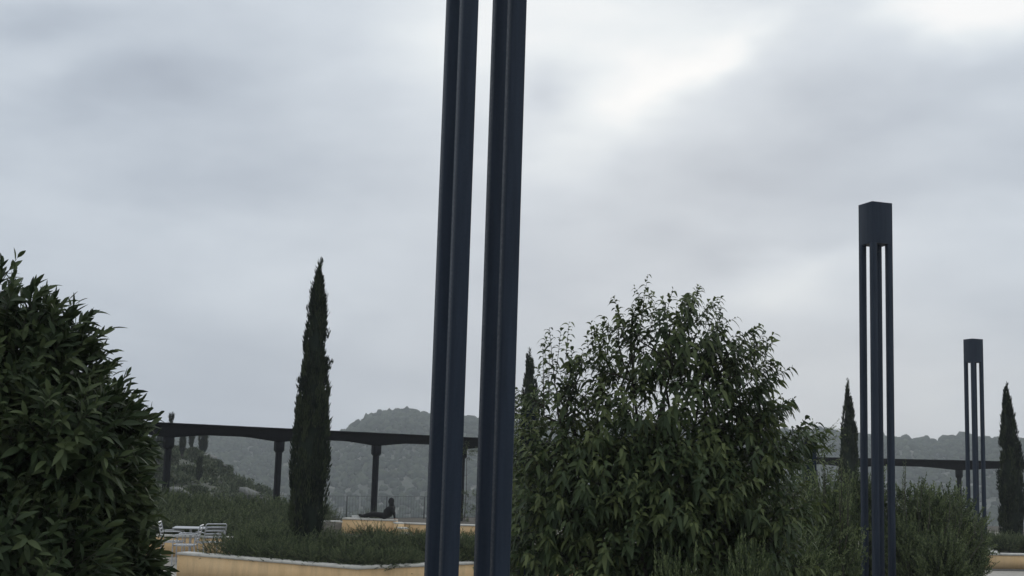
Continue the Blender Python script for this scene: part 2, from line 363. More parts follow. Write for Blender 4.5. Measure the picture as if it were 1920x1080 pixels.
# ------------------------------------------------------------------ terrain: one sheet with the valley and the far ridges
PG0 = np.array([gx(317, 44, 3.0), 44.0]); PG2 = np.array([gx(706, 50.1, 3.0), 50.1])
PT = (PG2 - PG0) / np.linalg.norm(PG2 - PG0); PN = np.array([-PT[1], PT[0]])
SPC = np.linalg.norm(PG2 - PG0) / 2
NEND = 8.35
PC = PG0 + PT * SPC * NEND                     # corner where the second arm of the pergola starts
PQ = np.array([gx(1798, 64, 3.0), 64.0]); QT = (PQ - PC) / np.linalg.norm(PQ - PC); QN = np.array([-QT[1], QT[0]])
def zpx(px, py, r):               # height of something at range r seen at the pixel
    d = ray(px, py); return EYE + d[2] / math.hypot(d[0], d[1]) * r
def azp(px, py=850): d = ray(px, py); return math.atan2(d[0], d[1])
RIDGE = [(-900, 700), (-500, 760), (-200, 800), (150, 822), (290, 826), (400, 820), (560, 822), (630, 817), (660, 803), (695, 781), (735, 776), (770, 775), (810, 783), (870, 790), (930, 797), (1000, 801), (1100, 798), (1200, 800),
         (1330, 800), (1450, 812), (1500, 811), (1600, 820), (1660, 824), (1740, 832), (1790, 825), (1850, 824), (1920, 828), (2100, 815), (2400, 800), (2800, 760)]
RAZ = np.array([azp(a, b) for a, b in RIDGE]); RD = 850.0; RZ = np.array([zpx(a, b + 7, RD) for a, b in RIDGE])
SPUR = [(-700, 800), (-300, 815), (0, 826), (200, 838), (285, 843), (340, 850), (385, 857), (420, 878), (455, 897), (500, 924), (560, 990), (620, 1090), (700, 1300)]
SAZp = np.array([azp(a, b) for a, b in SPUR]); SZp = np.array([zpx(a, b + 6, 125) for a, b in SPUR])
def sm(x): x = np.clip(x, 0, 1); return x * x * (3 - 2 * x)
_ph = rng.uniform(0, 6.28, (12, 2)); _dr = unit(rng.normal(size=(12, 2))); _fr = np.geomspace(.012, .22, 12)
def rough(x, y):
    z = 0
    for i in range(12): z = z + .55 / (_fr[i] * 30) ** .8 * np.sin((x * _dr[i, 0] + y * _dr[i, 1]) * _fr[i] * 6.28 / 2 + _ph[i, 0]) * np.cos((x * _dr[i, 1] - y * _dr[i, 0]) * _fr[i] * 3 + _ph[i, 1])
    return z
def terrain(x, y):
    x = np.asarray(x, float); y = np.asarray(y, float)
    r = np.hypot(x, y); a = np.arctan2(x, y)
    s = np.maximum((x - PG0[0]) * PN[0] + (y - PG0[1]) * PN[1], (x - PC[0]) * QN[0] + (y - PC[1]) * QN[1]) - 2.6
    z = -0.35 - 46 * sm(s / 230) - .12 * np.clip(s, 0, 30)
    zr = np.interp(a, RAZ, RZ); f = sm((r - 330) / (RD - 330))
    z = z * (1 - f) + f * zr
    z = z + sm((r - 60) / 200) * rough(x, y) * (1.6 - .9 * f)
    z = np.where(r > RD, zr - (r - RD) * .10 + rough(x, y) * .7, z)
    zs = np.interp(a, SAZp, SZp); g = sm((r - 52) / 66) ; zspur = -2.5 * (1 - g) + zs * g - np.clip(r - 128, 0, 999) * .45
    zspur = zspur + rough(x * 3.1, y * 3.1) * .35
    use = (s > 1.0) & (a < azp(620))
    z = np.where(use & (zspur > z), zspur * sm((s - 1) / 8) + z * (1 - sm((s - 1) / 8)), z)
    return np.maximum(z, -52)
azs = np.concatenate([np.linspace(-PI, -.62, 40, endpoint=False), np.linspace(-.62, .62, 560), np.linspace(.62, PI, 40)[1:]])
rs = np.concatenate([[0.01], np.linspace(4, 40, 10), np.linspace(44, 160, 90), np.linspace(164, 890, 170), np.linspace(910, 1150, 12)])
AA, RR = np.meshgrid(azs, rs, indexing='ij'); X = RR * np.sin(AA); Y = RR * np.cos(AA); Z = terrain(X, Y)
na, nr = AA.shape; i, j = np.meshgrid(np.arange(na - 1), np.arange(nr - 1), indexing='ij'); q = (i * nr + j).ravel()
mb = MB(); mb.add(np.stack([X.ravel(), Y.ravel(), Z.ravel()], 1), np.stack([q, q + 1, q + nr + 1, q + nr], 1))
tag(mb.build('ground', M['land'], smooth=True), kind='structure')

# far woods on the slopes: one mass of crowns
def ico():
    import bmesh
    bm = bmesh.new(); bmesh.ops.create_icosphere(bm, subdivisions=2, radius=1)
    v = np.array([x.co[:] for x in bm.verts]); f = np.array([[x.index for x in p.verts] for p in bm.faces]); bm.free(); return v, f
IV, IF = ico()
def crowns(mb, P, rad, hz, tint, jag=.22):
    n = len(P); nv = len(IV)
    V = IV[None] * (1 + rng.normal(0, jag, (n, nv, 1))); V = V * np.stack([rad, rad, hz], 1)[:, None]
    V = V + P[:, None]
    mb.add(V.reshape(-1, 3), ((np.arange(n) * nv)[:, None, None] + IF[None]).reshape(-1, 3), np.repeat(tint, nv))
mb = MB()
def scatter_woods(n, r0, r1, a0, a1, rad0, rad1, keep=.45, power=.5):
    a = rng.uniform(a0, a1, n); r = r0 + (r1 - r0) * rng.uniform(0, 1, n) ** power
    x, y = r * np.sin(a), r * np.cos(a)
    dens = .5 + .5 * np.sin(x * .045 + 2 * np.sin(y * .03)) * np.cos(y * .05 + x * .02) + rng.normal(0, .25, n)
    ok = dens > keep - .25; x, y = x[ok], y[ok]; n = len(x)
    rad = rng.uniform(rad0, rad1, n); z = terrain(x, y) + rad * .5
    crowns(mb, np.stack([x, y, z], 1), rad, rad * rng.uniform(.7, 1.3, n), rng.uniform(0.0, .95, n), .2)
scatter_woods(26000, 330, 840, -.5, .5, .9, 2.2, .2, .7)
scatter_woods(2800, 832, 858, -.5, .5, 1.3, 3.6, -1)
scatter_woods(1800, 200, 330, -.5, .5, .8, 1.8, .4)
# a few taller crowns breaking the skyline
tall = []
for px, rr_ in ((680, 1.8), (726, 2.6), (745, 2.2), (775, 3.0), (792, 3.4), (880, 3.4), (890, 2.6), (1470, 3.6), (1535, 3.2), (1550, 2.8), (1565, 3.0), (1700, 3.6), (1725, 3.2), (1778, 4.6), (1800, 3.5), (1812, 4.6), (1850, 3.0), (395, 2.6), (412, 3.6), (420, 3.0), (455, 2.6), (475, 2.4)):
    a = azp(px); x, y = 846 * math.sin(a), 846 * math.cos(a); tall.append((x, y, float(terrain(x, y)) + 2.2, rr_ * 1.3))
T_ = np.array(tall); crowns(mb, T_[:, :3], T_[:, 3], T_[:, 3] * .9, rng.uniform(.2, .8, len(T_)), .12)
tag(mb.build('far_woods', M['wood_far'], smooth=False), 'hazy wooded slopes of low pines on the far side of the valley', 'woodland', kind='stuff')

# ------------------------------------------------------------------ terrace paving
E1 = PG0 + PN * 2.5 - PT * 60; E2 = PC + PN * 2.5 + PT * 2.5; E3 = PC + QN * 2.5 + QT * 70
mb = MB(); prism(mb, [(-60, -25), (70, -25), tuple(E3), tuple(E2), tuple(E1)], -.6, 0)
tag(mb.build('terrace', M['paving']), kind='structure')

# ------------------------------------------------------------------ lamp pillars: four square posts under a square lantern head
def pillar(px, Y, base_z, label, S=.4, top=EYE + 4.55, name='lamp_pillar', pyc=800):
    c = gp(px, Y, EYE); p = .235 * S; h = S / 2
    t = thing(name, (c[0], c[1], base_z), label, 'lamp pillar', 'tall dark blue lamp pillars', R(19))
    H = top - base_z; head = .70
    for sx in (-1, 1):
        for sy in (-1, 1):
            m = MB(); x0, x1 = sorted((sx * h, sx * (h - p))); y0, y1 = sorted((sy * h, sy * (h - p)))
            box(m, x0, x1, y0, y1, .12, H - head, .006); m.build('post', M['pillar'], t)
    m = MB(); box(m, -h, h, -h, h, H - head + .001, H, .006)
    b = p * .55; box(m, -b, b, -b, b, H - head - .12, H - head, .006); m.build('lantern_head', M['pillar'], t)
    m = MB(); box(m, -h - .03, h + .03, -h - .03, h + .03, 0, .119, .01); m.build('base_plinth', M['pillar'], t)
    return t
pillar(881.5, 7.6, 0, 'nearest and tallest looking dark blue lamp pillar, its twin bars crossing the whole height of the picture')
pillar(1645.5, 21.3, 0, 'dark blue lamp pillar with a square head and open slots rising from the shrubs right of the tree')
pillar(1829.5, 38.2, 0, 'smaller and farthest dark blue lamp pillar beside the cypress at the right edge', top=EYE + 4.12)

# ------------------------------------------------------------------ pergola walkway
def P3(s, n, z): return np.array([PG0[0] + PT[0] * s + PN[0] * n, PG0[1] + PT[1] * s + PN[1] * n, z])
pr = thing('pergola', P3(0, 0, 0), 'long dark steel pergola of slender columns and haunched beams along the terrace edge', 'pergola', None, math.atan2(PT[1], PT[0]))
BT = zpx(317, 793, math.hypot(*PG0)); BT = at(317, 793, 44)[2]
def arm(pr, ks, spc, BT, first=0.0, last=0.0):
    for k in ks:
        s = k * spc
        ring = lambda w: [(s - w, -w), (s + w, -w), (s + w, w), (s - w, w)]
        m = MB(); prism(m, ring(.088), 0, BT - .88)
        col = m.build('column', M['pergola'], pr)
        m = MB(); z0, z1, z2 = BT - .88, BT - .80, BT - .48
        a, b = ring(.095), ring(.138)
        v = [(x, y, z0) for x, y in a] + [(x, y, z1) for x, y in b] + [(x, y, z2) for x, y in b]
        f = [(i, (i + 1) % 4, (i + 1) % 4 + 4, i + 4) for i in range(4)] + [(i + 4, (i + 1) % 4 + 4, (i + 1) % 4 + 8, i + 8) for i in range(4)] + [(3, 2, 1, 0), (8, 9, 10, 11)]
        m.add(v, f); m.build('capital', M['pergola'], col)
    for k in list(ks)[:-1]:
        m = MB(); n = 12; V = []
        for j in range(n + 1):
            u = j / n; s = (k + u) * spc; d = min(u, 1 - u); dep = .36 + .13 * (1 - min(1, d / .30))
            for y in (-.16, .16): V += [(s, y, BT - .05), (s, y, BT - dep - .005)]
        f = []
        for j in range(n):
            a = j * 4; b = a + 4
            f += [(a, a + 1, b + 1, b), (a + 3, a + 2, b + 2, b + 3), (a + 1, a + 3, b + 3, b + 1)]
        m.add(V, f); m.build('beam', M['pergola'], pr)
    m = MB(); box(m, ks[0] * spc - first, ks[-1] * spc + last, -.42, .42, BT - .05, BT); m.build('roof_plate', M['pergola'], pr)
BT = at(317, 793, 44)[2]
arm(pr, range(-1, 9), SPC, BT, .3, .3)
SP2 = 5.6; st0 = np.linalg.norm(PQ - PC) - 2 * SP2; QC = PC + QT * st0
pr2 = thing('pergola', (QC[0], QC[1], 0), 'second arm of the steel pergola crossing behind the middle and far lamp pillars', 'pergola', None, math.atan2(QT[1], QT[0]))
arm(pr2, range(0, 9), SP2, at(1798, 863, 64)[2], .4, .3)

# thin railing at the terrace edge behind the pergola
def railm(t, b):
    n = noise(t, 5, 3); lk(t, ramp(t, n, [(.3, (.06, .065, .065)), (.7, (.09, .095, .095))]), b.inputs['Base Color']); b.inputs['Roughness'].default_value = .7
M['rail'] = mat('weathered_grey_steel', railm)
def railing(s0, s1):
    rl = thing('railing', P3(s0, 1.9, 0), 'thin grey railing with fine upright bars at the terrace edge behind the low walls', 'railing', None, math.atan2(PT[1], PT[0]))
    L = s1 - s0; n = int(L / 2.0)
    m = MB(); box(m, 0, L, -.006, .006, .938, .95); m.build('top_rail', M['rail'], rl)
    for k in range(n + 1):
        m = MB(); box(m, k * 2 - .018, k * 2 + .018, -.018, .018, 0, .93); m.build('rail_post', M['rail'], rl)
        if k < n:
            m = MB()
            for j in range(1, 14): obar(m, (k * 2 + j * .143, 0, .08), (k * 2 + j * .143, 0, .937), .006)
            box(m, k * 2 + .02, k * 2 + 1.98, -.008, .008, .06, .08); m.build('bar_panel', M['rail'], rl)
railing(3.0, 29.0)

# ------------------------------------------------------------------ walls
def polywall(mb, pts, th, z0, z1):
    pts = [np.array(p[:2], float) for p in pts]; n = len(pts); L, Rr = [], []
    for i in range(n):
        if i == 0: d = unit(pts[1] - pts[0]); k = np.array([-d[1], d[0]])
        elif i == n - 1: d = unit(pts[-1] - pts[-2]); k = np.array([-d[1], d[0]])
        else:
            d1 = unit(pts[i] - pts[i - 1]); d2 = unit(pts[i + 1] - pts[i]); n1 = np.array([-d1[1], d1[0]]); n2 = np.array([-d2[1], d2[0]])
            k = unit(n1 + n2); k = k / max(.3, k @ n1)
        L.append(pts[i] + k * th / 2); Rr.append(pts[i] - k * th / 2)
    V = [(*p, z) for z in (z0, z1) for p in L] + [(*p, z) for z in (z0, z1) for p in Rr]
    a = lambda i: i; b = lambda i: i + n; c = lambda i: i + 2 * n; e = lambda i: i + 3 * n
    f = []
    for i in range(n - 1): f += [(a(i + 1), a(i), b(i), b(i + 1)), (c(i), c(i + 1), e(i + 1), e(i)), (b(i), e(i), e(i + 1), b(i + 1)), (a(i), a(i + 1), c(i + 1), c(i))]
    f += [(a(0), c(0), e(0), b(0)), (c(n - 1), a(n - 1), b(n - 1), e(n - 1))]
    mb.add(V, f)
def planter_wall(pts, z, label, name='planter_wall', th=.28, ct=.05, over=.02):
    o = pts[0]; t = thing(name, (o[0], o[1], 0), label, 'wall', 'low ochre planter walls')
    loc = [np.array(p[:2]) - np.array(o[:2]) for p in pts]
    m = MB(); polywall(m, loc, th, 0, z - ct); m.build('wall', M['wall'], t)
    m = MB()                                  # cap stones about a metre long with open joints
    for a_, b_ in zip(loc[:-1], loc[1:]):
        L_ = np.linalg.norm(b_ - a_); k_n = max(1, int(round(L_ / 1.15))); u_ = (b_ - a_) / L_
        if len(loc) > 2: break
        for q_ in range(k_n): polywall(m, [a_ + u_ * (L_ * q_ / k_n + .004), a_ + u_ * (L_ * (q_ + 1) / k_n - .004)], th + 2 * over, z - ct + .001, z)
    if not m.v: polywall(m, loc, th + 2 * over, z - ct + .001, z)
    m.build('coping', M['coping'], t)
    return t
ZW = .5
def onz(px, py, z):
    d = ray(px, py); k = (z - EYE) / d[2]; return np.array([0, 0, EYE]) + d * k
CL, CC, CR = onz(343, 1034.5, ZW), onz(670, 1061, ZW), onz(887, 1052, ZW)
CR2 = CC + (CR - CC) * 2.6
CLa = CC + (CL - CC) * .93; 
planter_wall([CL, CC, CR2], ZW, 'long low ochre wall with pale coping, its corner pointing at the viewer under the rosemary bed')
# second bed behind the chairs
B0, B1, B2 = gp(215, 31, ZW), gp(300, 30.6, ZW), gp(640, 31.4, ZW)
planter_wall([gp(200, 33.5, ZW), gp(285, 30.9, ZW), gp(520, 30.9, ZW), gp(570, 33.5, ZW)], ZW, 'low ochre wall just behind the metal chairs and table')
# walls by the pergola
A0, A1 = onz(645, 970.5, ZW), onz(744, 974, ZW)
planter_wall([A0, A1], ZW, 'short ochre wall block in front of the pergola column, the figure in black resting on it', 'low_wall', .42)
st = thing('stair_wall', gp(750, 40.6, 0), 'small ochre stair wall stepping down from the end of the short wall block', 'wall')
m = MB(); mc = MB(); o = gp(750, 40.6, 0)
for k in range(3):
    a = gp(744 + k * 8, A1[1] - .35 - k * .55, 0) - o; b = gp(749 + k * 8, A1[1] - .35 - k * .55 - .5, 0) - o
    zt = ZW - .06 - k * .13
    polywall(m, [a, b], .26, 0, zt - .04); polywall(mc, [a, b], .29, zt - .039, zt)
m.build('wall', M['wall'], st); mc.build('coping', M['coping'], st)
planter_wall([onz(598, 976, .45), onz(640, 976.5, .45)], .45, 'short ochre wall between the big cypress and the wall block', 'low_wall', .3)
planter_wall([onz(748, 979.5, .38), onz(905, 984, .38)], .38, 'thin low ochre wall right of the wall block, half hidden by rosemary tips', 'low_wall', .3)
# right edge
W0, W1 = gp(1858, 35, .42), gp(2050, 35.6, .42)
planter_wall([gp(1858, 39, .42), W0, W1], .42, 'low ochre wall at the bottom right corner below the rightmost cypress', 'planter_wall', .3)
m = MB(); polywall(m, [gp(1852, 34.55, 0), gp(2050, 35.15, 0)], .55, -.01, .02); tag(m.build('grey_strip', M['speckled_grey']), kind='structure')  # dark grey strip on the ground along the front of the low wall

def bed(name, pts, z):
    m = MB(); n = len(pts); ring = [(p[0], p[1]) for p in pts]
    area = sum(ring[i][0] * ring[(i + 1) % n][1] - ring[(i + 1) % n][0] * ring[i][1] for i in range(n))
    if area < 0: ring = ring[::-1]
    prism(m, ring, .004, z); tag(m.build(name, M['soil']), kind='structure')
bed('soil', [onz(412, 1040, ZW) + np.array([0.1, .25, 0]), CC + np.array([0.02, .3, 0]), CR2 + np.array([-.1, .25, 0]), CR2 + np.array([-2, 5, 0]), gp(600, 28.9, 0), gp(470, 28.6, 0)], .38)
bed('soil', [gp(294, 31.15, 0), gp(512, 31.15, 0), gp(566, 33.5, 0), gp(640, 41, 0), gp(200, 41, 0), gp(208, 33.6, 0)], .40)
e1 = PG0 - PN * 3.2 - PT * 12; e2 = PC - PN * 3.2 - PT * 3.2; e3 = PC - QN * 3.2 + QT * 60; e4 = PC + QN * 2.45 + QT * 60; e5 = PC + PN * 2.45 + PT * 2.45; e6 = PG0 + PN * 2.45 - PT * 12
bed('garden_strip', [e1, e2, e5, e6], .03); bed('garden_strip', [e2 + QT * .02, e3, e4, e5 + QT * .02], .026)
bed('soil', [W0 + np.array([.2, .2, 0]), W1 + np.array([0, .2, 0]), W1 + np.array([2, 9, 0]), W0 + np.array([.2, 9, 0])], .35)

# ------------------------------------------------------------------ cypresses
def cypress(base, H, prof, label, n=9000, lean=0.0, L=.15, seed=0, tips=()):
    """prof: list of (height fraction, radius)"""
    t = thing('cypress', base, label, 'cypress', 'columnar cypresses')
    g = np.array(prof); 
    m = MB(); tube(m, [(0, 0, -.1), (0, 0, H * .3), (lean * H * .5, 0, H * .6)], [.10, .07, .03], 8); m.build('trunk', M['bark'], t)
    m = MB()
    # solid leafy heart
    hs = np.linspace(.02, .93, 26); seg = 14; V = []
    for h in hs:
        r = np.interp(h, g[:, 0], g[:, 1]) * .72
        for k in range(seg):
            a = 2 * PI * k / seg; rr = r * (1 + .14 * math.sin(a * 3 + h * 21 + seed) + .06 * rng.normal())
            V.append((rr * math.cos(a) + lean * H * h * h, rr * math.sin(a), h * H))
    f = [(i * seg + k, i * seg + (k + 1) % seg, (i + 1) * seg + (k + 1) % seg, (i + 1) * seg + k) for i in range(len(hs) - 1) for k in range(seg)]
    m.add(V, f, .2)
    # sprays: tufts rising along the skin, grouped in vertical plumes
    npl = n // 60
    hp = rng.uniform(0, .93, npl) ** .95; ap = rng.uniform(0, 2 * PI, npl)
    rp = np.interp(hp, g[:, 0], g[:, 1])
    k = 60; tt = rng.uniform(0, 1, (npl, k)); plen = (.35 + .35 * rng.random(npl))[:, None] * (1.15 - .6 * hp)[:, None]
    hh = hp[:, None] * H + tt * plen
    rfr = np.interp(np.clip(hh / H, 0, 1), g[:, 0], g[:, 1])
    rr = rfr * (rng.uniform(.72, 1.08, (npl, 1)) + .05 * rng.normal(size=(npl, k)))
    aa = ap[:, None] + rng.normal(0, .12, (npl, k)) * (.35 / np.maximum(rp, .08))[:, None]
    P = np.stack([rr * np.cos(aa) + lean * H * np.clip(hh / H, 0, 1) ** 2, rr * np.sin(aa), np.minimum(hh, H * .995)], -1).reshape(-1, 3)
    D = np.stack([np.cos(aa), np.sin(aa), np.full_like(aa, 0)], -1).reshape(-1, 3) * rng.uniform(.0, .42, (npl * k, 1)) + np.array([0, 0, 1.0]) + rng.normal(0, .15, (npl * k, 3))
    tint = np.clip(np.repeat(rng.uniform(.05, .85, npl), k) + rng.normal(0, .1, npl * k), 0, 1)
    add_blades(m, P, unit(D), L * rng.uniform(.5, 1.2, npl * k), .028, 0, tint)
    tips = list(tips) + [(h_, np.interp(h_, g[:, 0], g[:, 1]) * .93, rng.uniform(0, 2 * PI), rng.uniform(.15, .4) * H / 6) for h_ in rng.uniform(.15, .93, 22)]
    for (hf, off, ang, ln) in tips:      # loose leaders sticking out of the outline
        p0 = np.array([off * math.cos(ang) + lean * H * hf * hf, off * math.sin(ang), hf * H]); kk = 40
        P = p0 + np.linspace(0, 1, kk)[:, None] * np.array([rng.normal(0, .04), 0, ln]); D = unit(np.array([0, 0, 1.0]) + rng.normal(0, .22, (kk, 3)))
        add_blades(m, P + rng.normal(0, .02, (kk, 3)), D, .11, .022, 0)
    m.build('crown', M['cypress'], t); return t
def cy(pxb, pxt, pyt, Y, prof, label, zb=.35, **k):
    b = gp(pxb, Y, 1.0); b[2] = zb; tp = at(pxt, pyt, Y); H = tp[2] - zb; lean = (tp[0] - b[0]) / H
    return cypress(b, H, prof, label, lean=lean, **k)
k_ = 27.0 / 2400
cy(575, 600, 497, 27.0, [(0, 27 * k_), (.12, 31 * k_), (.3, 33.5 * k_), (.45, 30 * k_), (.6, 24 * k_), (.75, 17 * k_), (.86, 11.5 * k_), (.93, 6 * k_), (.97, 2.2 * k_), (1, .6 * k_)],
   'large dark cypress standing alone in the rosemary bed left of the nearest pillar', n=16000, seed=1, tips=((.985, 0, 0, .18), (.86, .16, PI, .45), (.55, .30, PI, .3), (.72, .22, PI, .25), (.63, .28, 0, .2)))
k_ = 40 / 2400.
cy(991, 993, 664, 40, [(0, 15 * k_), (.3, 21 * k_), (.5, 20 * k_), (.75, 15 * k_), (.9, 8 * k_), (1, 1 * k_)], 'slim cypress mostly hidden behind the left side of the leafy tree', n=7000, seed=2, zb=0, tips=((.98, 0, 0, .25),))
k_ = 44 / 2400.
cy(1593, 1590, 722, 44, [(0, 17 * k_), (.3, 18 * k_), (.5, 17 * k_), (.7, 13 * k_), (.85, 7 * k_), (.95, 3 * k_), (1, 1 * k_)], 'pointed cypress directly left of the middle lamp pillar', n=7000, seed=3, zb=0, tips=((.98, 0, 0, .25), (.66, .26, PI, .35)))
k_ = 42 / 2400.
cy(1900, 1886, 730, 42, [(0, 22 * k_), (.15, 25 * k_), (.35, 25.5 * k_), (.55, 20 * k_), (.75, 12.5 * k_), (.9, 6.5 * k_), (1, 1 * k_)], 'pointed cypress at the right edge above the low wall', n=9000, seed=4, zb=.2, tips=((.985, 0, 0, .25), (.62, .3, PI, .3)))

# ------------------------------------------------------------------ the leafy tree in the middle
YT = 12.0; kt = YT / F
def lump(px, py, rx, ry, Y=YT, dy=0.0, w=None, ryf=1.0):
    c = at(px, py, Y + dy); k = (Y + dy) / F
    return (c[0], c[1], c[2], rx * k, (rx + ry) * .5 * k * ryf, ry * k, w if w else rx * ry / 1e4)
tb = gp(1215, YT, 0)
tree = thing('leafy_tree', tb, 'bushy green tree with arching drooping leaves in the middle between the pillars', 'tree')
tl = [lump(1255, 660, 75, 78, w=.62), lump(1185, 695, 50, 62, w=.32), lump(1325, 690, 60, 66, w=.42), lump(1372, 730, 38, 38, w=.12), lump(1245, 780, 150, 90, w=1.2), lump(1050, 775, 45, 50, w=.16), lump(1120, 810, 90, 80),
      lump(1385, 800, 62, 36, w=.25), lump(1435, 855, 58, 32, w=.25), lump(1350, 860, 120, 90), lump(1100, 920, 130, 110), lump(1250, 930, 170, 120, w=3), lump(1400, 950, 110, 90), lump(1030, 1010, 75, 100), lump(1200, 1060, 190, 110, w=3.0), lump(1400, 1050, 110, 70, w=.8), lump(1250, 1220, 180, 120, w=1.2),
      lump(1000, 860, 28, 50)]
off = np.array([tb[0], tb[1], 0])
tl = [(a - off[0], b - off[1], *r) for a, b, *r in tl]
crown = MB(); stems = MB()
P, Nn = sample_lumps(tl, 1400, .5, .96, .5)
D = unit(Nn * np.array([1, 1, .6]) + np.array([0, 0, .75]) + rng.normal(0, .22, P.shape))
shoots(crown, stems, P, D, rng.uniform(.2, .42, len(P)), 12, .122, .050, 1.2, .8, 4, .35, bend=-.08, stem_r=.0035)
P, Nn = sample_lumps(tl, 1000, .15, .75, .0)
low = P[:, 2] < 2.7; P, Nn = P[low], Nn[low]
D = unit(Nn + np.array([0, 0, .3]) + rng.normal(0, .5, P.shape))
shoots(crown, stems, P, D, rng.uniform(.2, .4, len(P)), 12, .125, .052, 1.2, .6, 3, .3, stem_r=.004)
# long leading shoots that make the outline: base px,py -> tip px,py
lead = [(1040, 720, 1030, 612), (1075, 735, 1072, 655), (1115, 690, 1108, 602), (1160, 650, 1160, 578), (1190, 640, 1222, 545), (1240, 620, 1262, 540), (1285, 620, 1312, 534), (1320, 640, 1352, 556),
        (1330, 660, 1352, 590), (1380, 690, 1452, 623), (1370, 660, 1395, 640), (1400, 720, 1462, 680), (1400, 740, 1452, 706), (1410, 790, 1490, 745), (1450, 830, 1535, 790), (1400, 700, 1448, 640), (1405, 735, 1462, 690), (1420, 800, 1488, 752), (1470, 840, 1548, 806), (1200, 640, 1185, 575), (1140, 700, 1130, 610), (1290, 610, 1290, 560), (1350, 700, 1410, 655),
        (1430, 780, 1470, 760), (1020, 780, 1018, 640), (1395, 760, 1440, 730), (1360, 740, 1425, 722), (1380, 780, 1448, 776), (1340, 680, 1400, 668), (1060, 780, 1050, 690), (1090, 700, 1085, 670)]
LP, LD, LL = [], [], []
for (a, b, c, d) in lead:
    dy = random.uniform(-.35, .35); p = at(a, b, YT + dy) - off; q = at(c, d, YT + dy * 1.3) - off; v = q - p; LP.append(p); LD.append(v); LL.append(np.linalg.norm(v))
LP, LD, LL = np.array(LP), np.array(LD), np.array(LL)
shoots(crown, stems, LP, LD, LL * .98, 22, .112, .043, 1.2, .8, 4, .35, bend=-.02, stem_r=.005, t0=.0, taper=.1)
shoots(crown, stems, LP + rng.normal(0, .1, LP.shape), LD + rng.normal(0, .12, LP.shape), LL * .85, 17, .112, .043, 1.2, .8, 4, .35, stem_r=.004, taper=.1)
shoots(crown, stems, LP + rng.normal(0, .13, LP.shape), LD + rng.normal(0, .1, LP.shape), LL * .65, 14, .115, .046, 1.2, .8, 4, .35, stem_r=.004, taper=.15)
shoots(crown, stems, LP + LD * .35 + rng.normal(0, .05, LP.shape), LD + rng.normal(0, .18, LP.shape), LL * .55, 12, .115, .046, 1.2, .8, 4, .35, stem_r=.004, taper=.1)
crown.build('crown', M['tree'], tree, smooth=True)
for j in range(4):
    a = np.array([.05 * math.cos(j * 1.6), .05 * math.sin(j * 1.6), 0]); b = np.array([(-.45, -.1, .2, .55)[j], (.15, -.2, .2, -.1)[j], 1.5]); limb(stems, a, b, .055, .04, .0)
    for l in tl[:15]:
        if (l[0] < -.1, l[0] < .25 and l[0] > -.4, l[0] > 0 and l[0] < .7, l[0] > .4)[j]:
            limb(stems, b * random.uniform(.6, .95), (l[0], l[1], l[2] + l[5] * .5), .025, .008, .04, 6)
for p in LP: 
    k = min(tl, key=lambda l: (l[0] - p[0]) ** 2 + (l[2] - p[2]) ** 2); limb(stems, (k[0], k[1], k[2] - .1), p, .012, .006, .03, 5, 5)
stems.build('trunk', M['bark'], tree, smooth=True)

# ------------------------------------------------------------------ the big laurel at the left
YL = 7.6
lb = gp(60, YL, 0); off = np.array([lb[0], lb[1], 0])
laurel = thing('laurel_bush', lb, 'large dark laurel bush with pointed glossy leaves filling the left edge', 'bush')
ll = [lump(-75, 785, 232, 240, YL, 0, 5), lump(75, 705, 72, 98, YL, -.05, 1.2), lump(190, 845, 45, 76, YL, 0, .9), lump(185, 965, 42, 80, YL, .05, 1.0), lump(35, 1010, 165, 270, YL, -.1, 5), lump(190, 1080, 72, 62, YL, .05, 1.0), lump(120, 840, 110, 110, YL, -.35, 1.6), lump(10, 1300, 320, 240, YL, 0, 2), lump(0, 1080, 150, 120, YL, -.7, 1.6), lump(-250, 1000, 250, 330, YL, .1, 1.5)]
ll = [(a - off[0], b - off[1], *r) for a, b, *r in ll]
crown = MB(); stems = MB()
P, Nn = sample_lumps(ll, 1900, .74, .95, .7)
D = unit(Nn * np.array([1, 1, .7]) + np.array([0.1, 0, .55]) + rng.normal(0, .3, P.shape))
shoots(crown, stems, P, D, rng.uniform(.10, .26, len(P)), 8, .150, .043, .95, .22, 4, .3, stem_r=.003)
P, Nn = sample_lumps(ll, 200, .86, .96, .9)
shoots(crown, stems, P, unit(Nn * np.array([1, 1, .4]) + np.array([.25, 0, .8]) + rng.normal(0, .22, P.shape)), rng.uniform(.14, .26, len(P)), 10, .135, .038, .75, .15, 4, .3, stem_r=.004, light=rng.uniform(0, .3, len(P)))
P, Nn = sample_lumps(ll, 1500, .35, .8, .0)
shoots(crown, stems, P, unit(Nn + rng.normal(0, .6, P.shape)), rng.uniform(.1, .25, len(P)), 8, .16, .055, 1.1, .1, 3, .3, stem_r=.003)
lead = [(-10, 540, 8, 478), (30, 560, 22, 512), (50, 560, 70, 524), (80, 600, 108, 548), (90, 600, 80, 540), (110, 620, 152, 572), (130, 650, 162, 602), (140, 690, 178, 640), (150, 700, 192, 690), (140, 740, 180, 715), (186, 790, 206, 735), (201, 800, 224, 732), (221, 810, 249, 742), (226, 830, 269, 778), (226, 850, 274, 830), (246, 900, 282, 878), (246, 960, 288, 940), (236, 1010, 284, 1000), (251, 1030, 312, 1048), (256, 1065, 324, 1076), (215, 925, 285, 915), (225, 980, 292, 968), (240, 1050, 308, 1062), (190, 830, 250, 800)]
LP = np.array([at(a, b, YL + .02 * (a % 7)) - off for a, b, c, d in lead]); LQ = np.array([at(c, d, YL + .02 * (a % 7)) - off for a, b, c, d in lead])
v = LQ - LP; shoots(crown, stems, LP, v, np.linalg.norm(v, axis=1) * .7, 10, .15, .040, .6, .1, 4, .3)
crown.build('crown', M['laurel'], laurel, smooth=True)
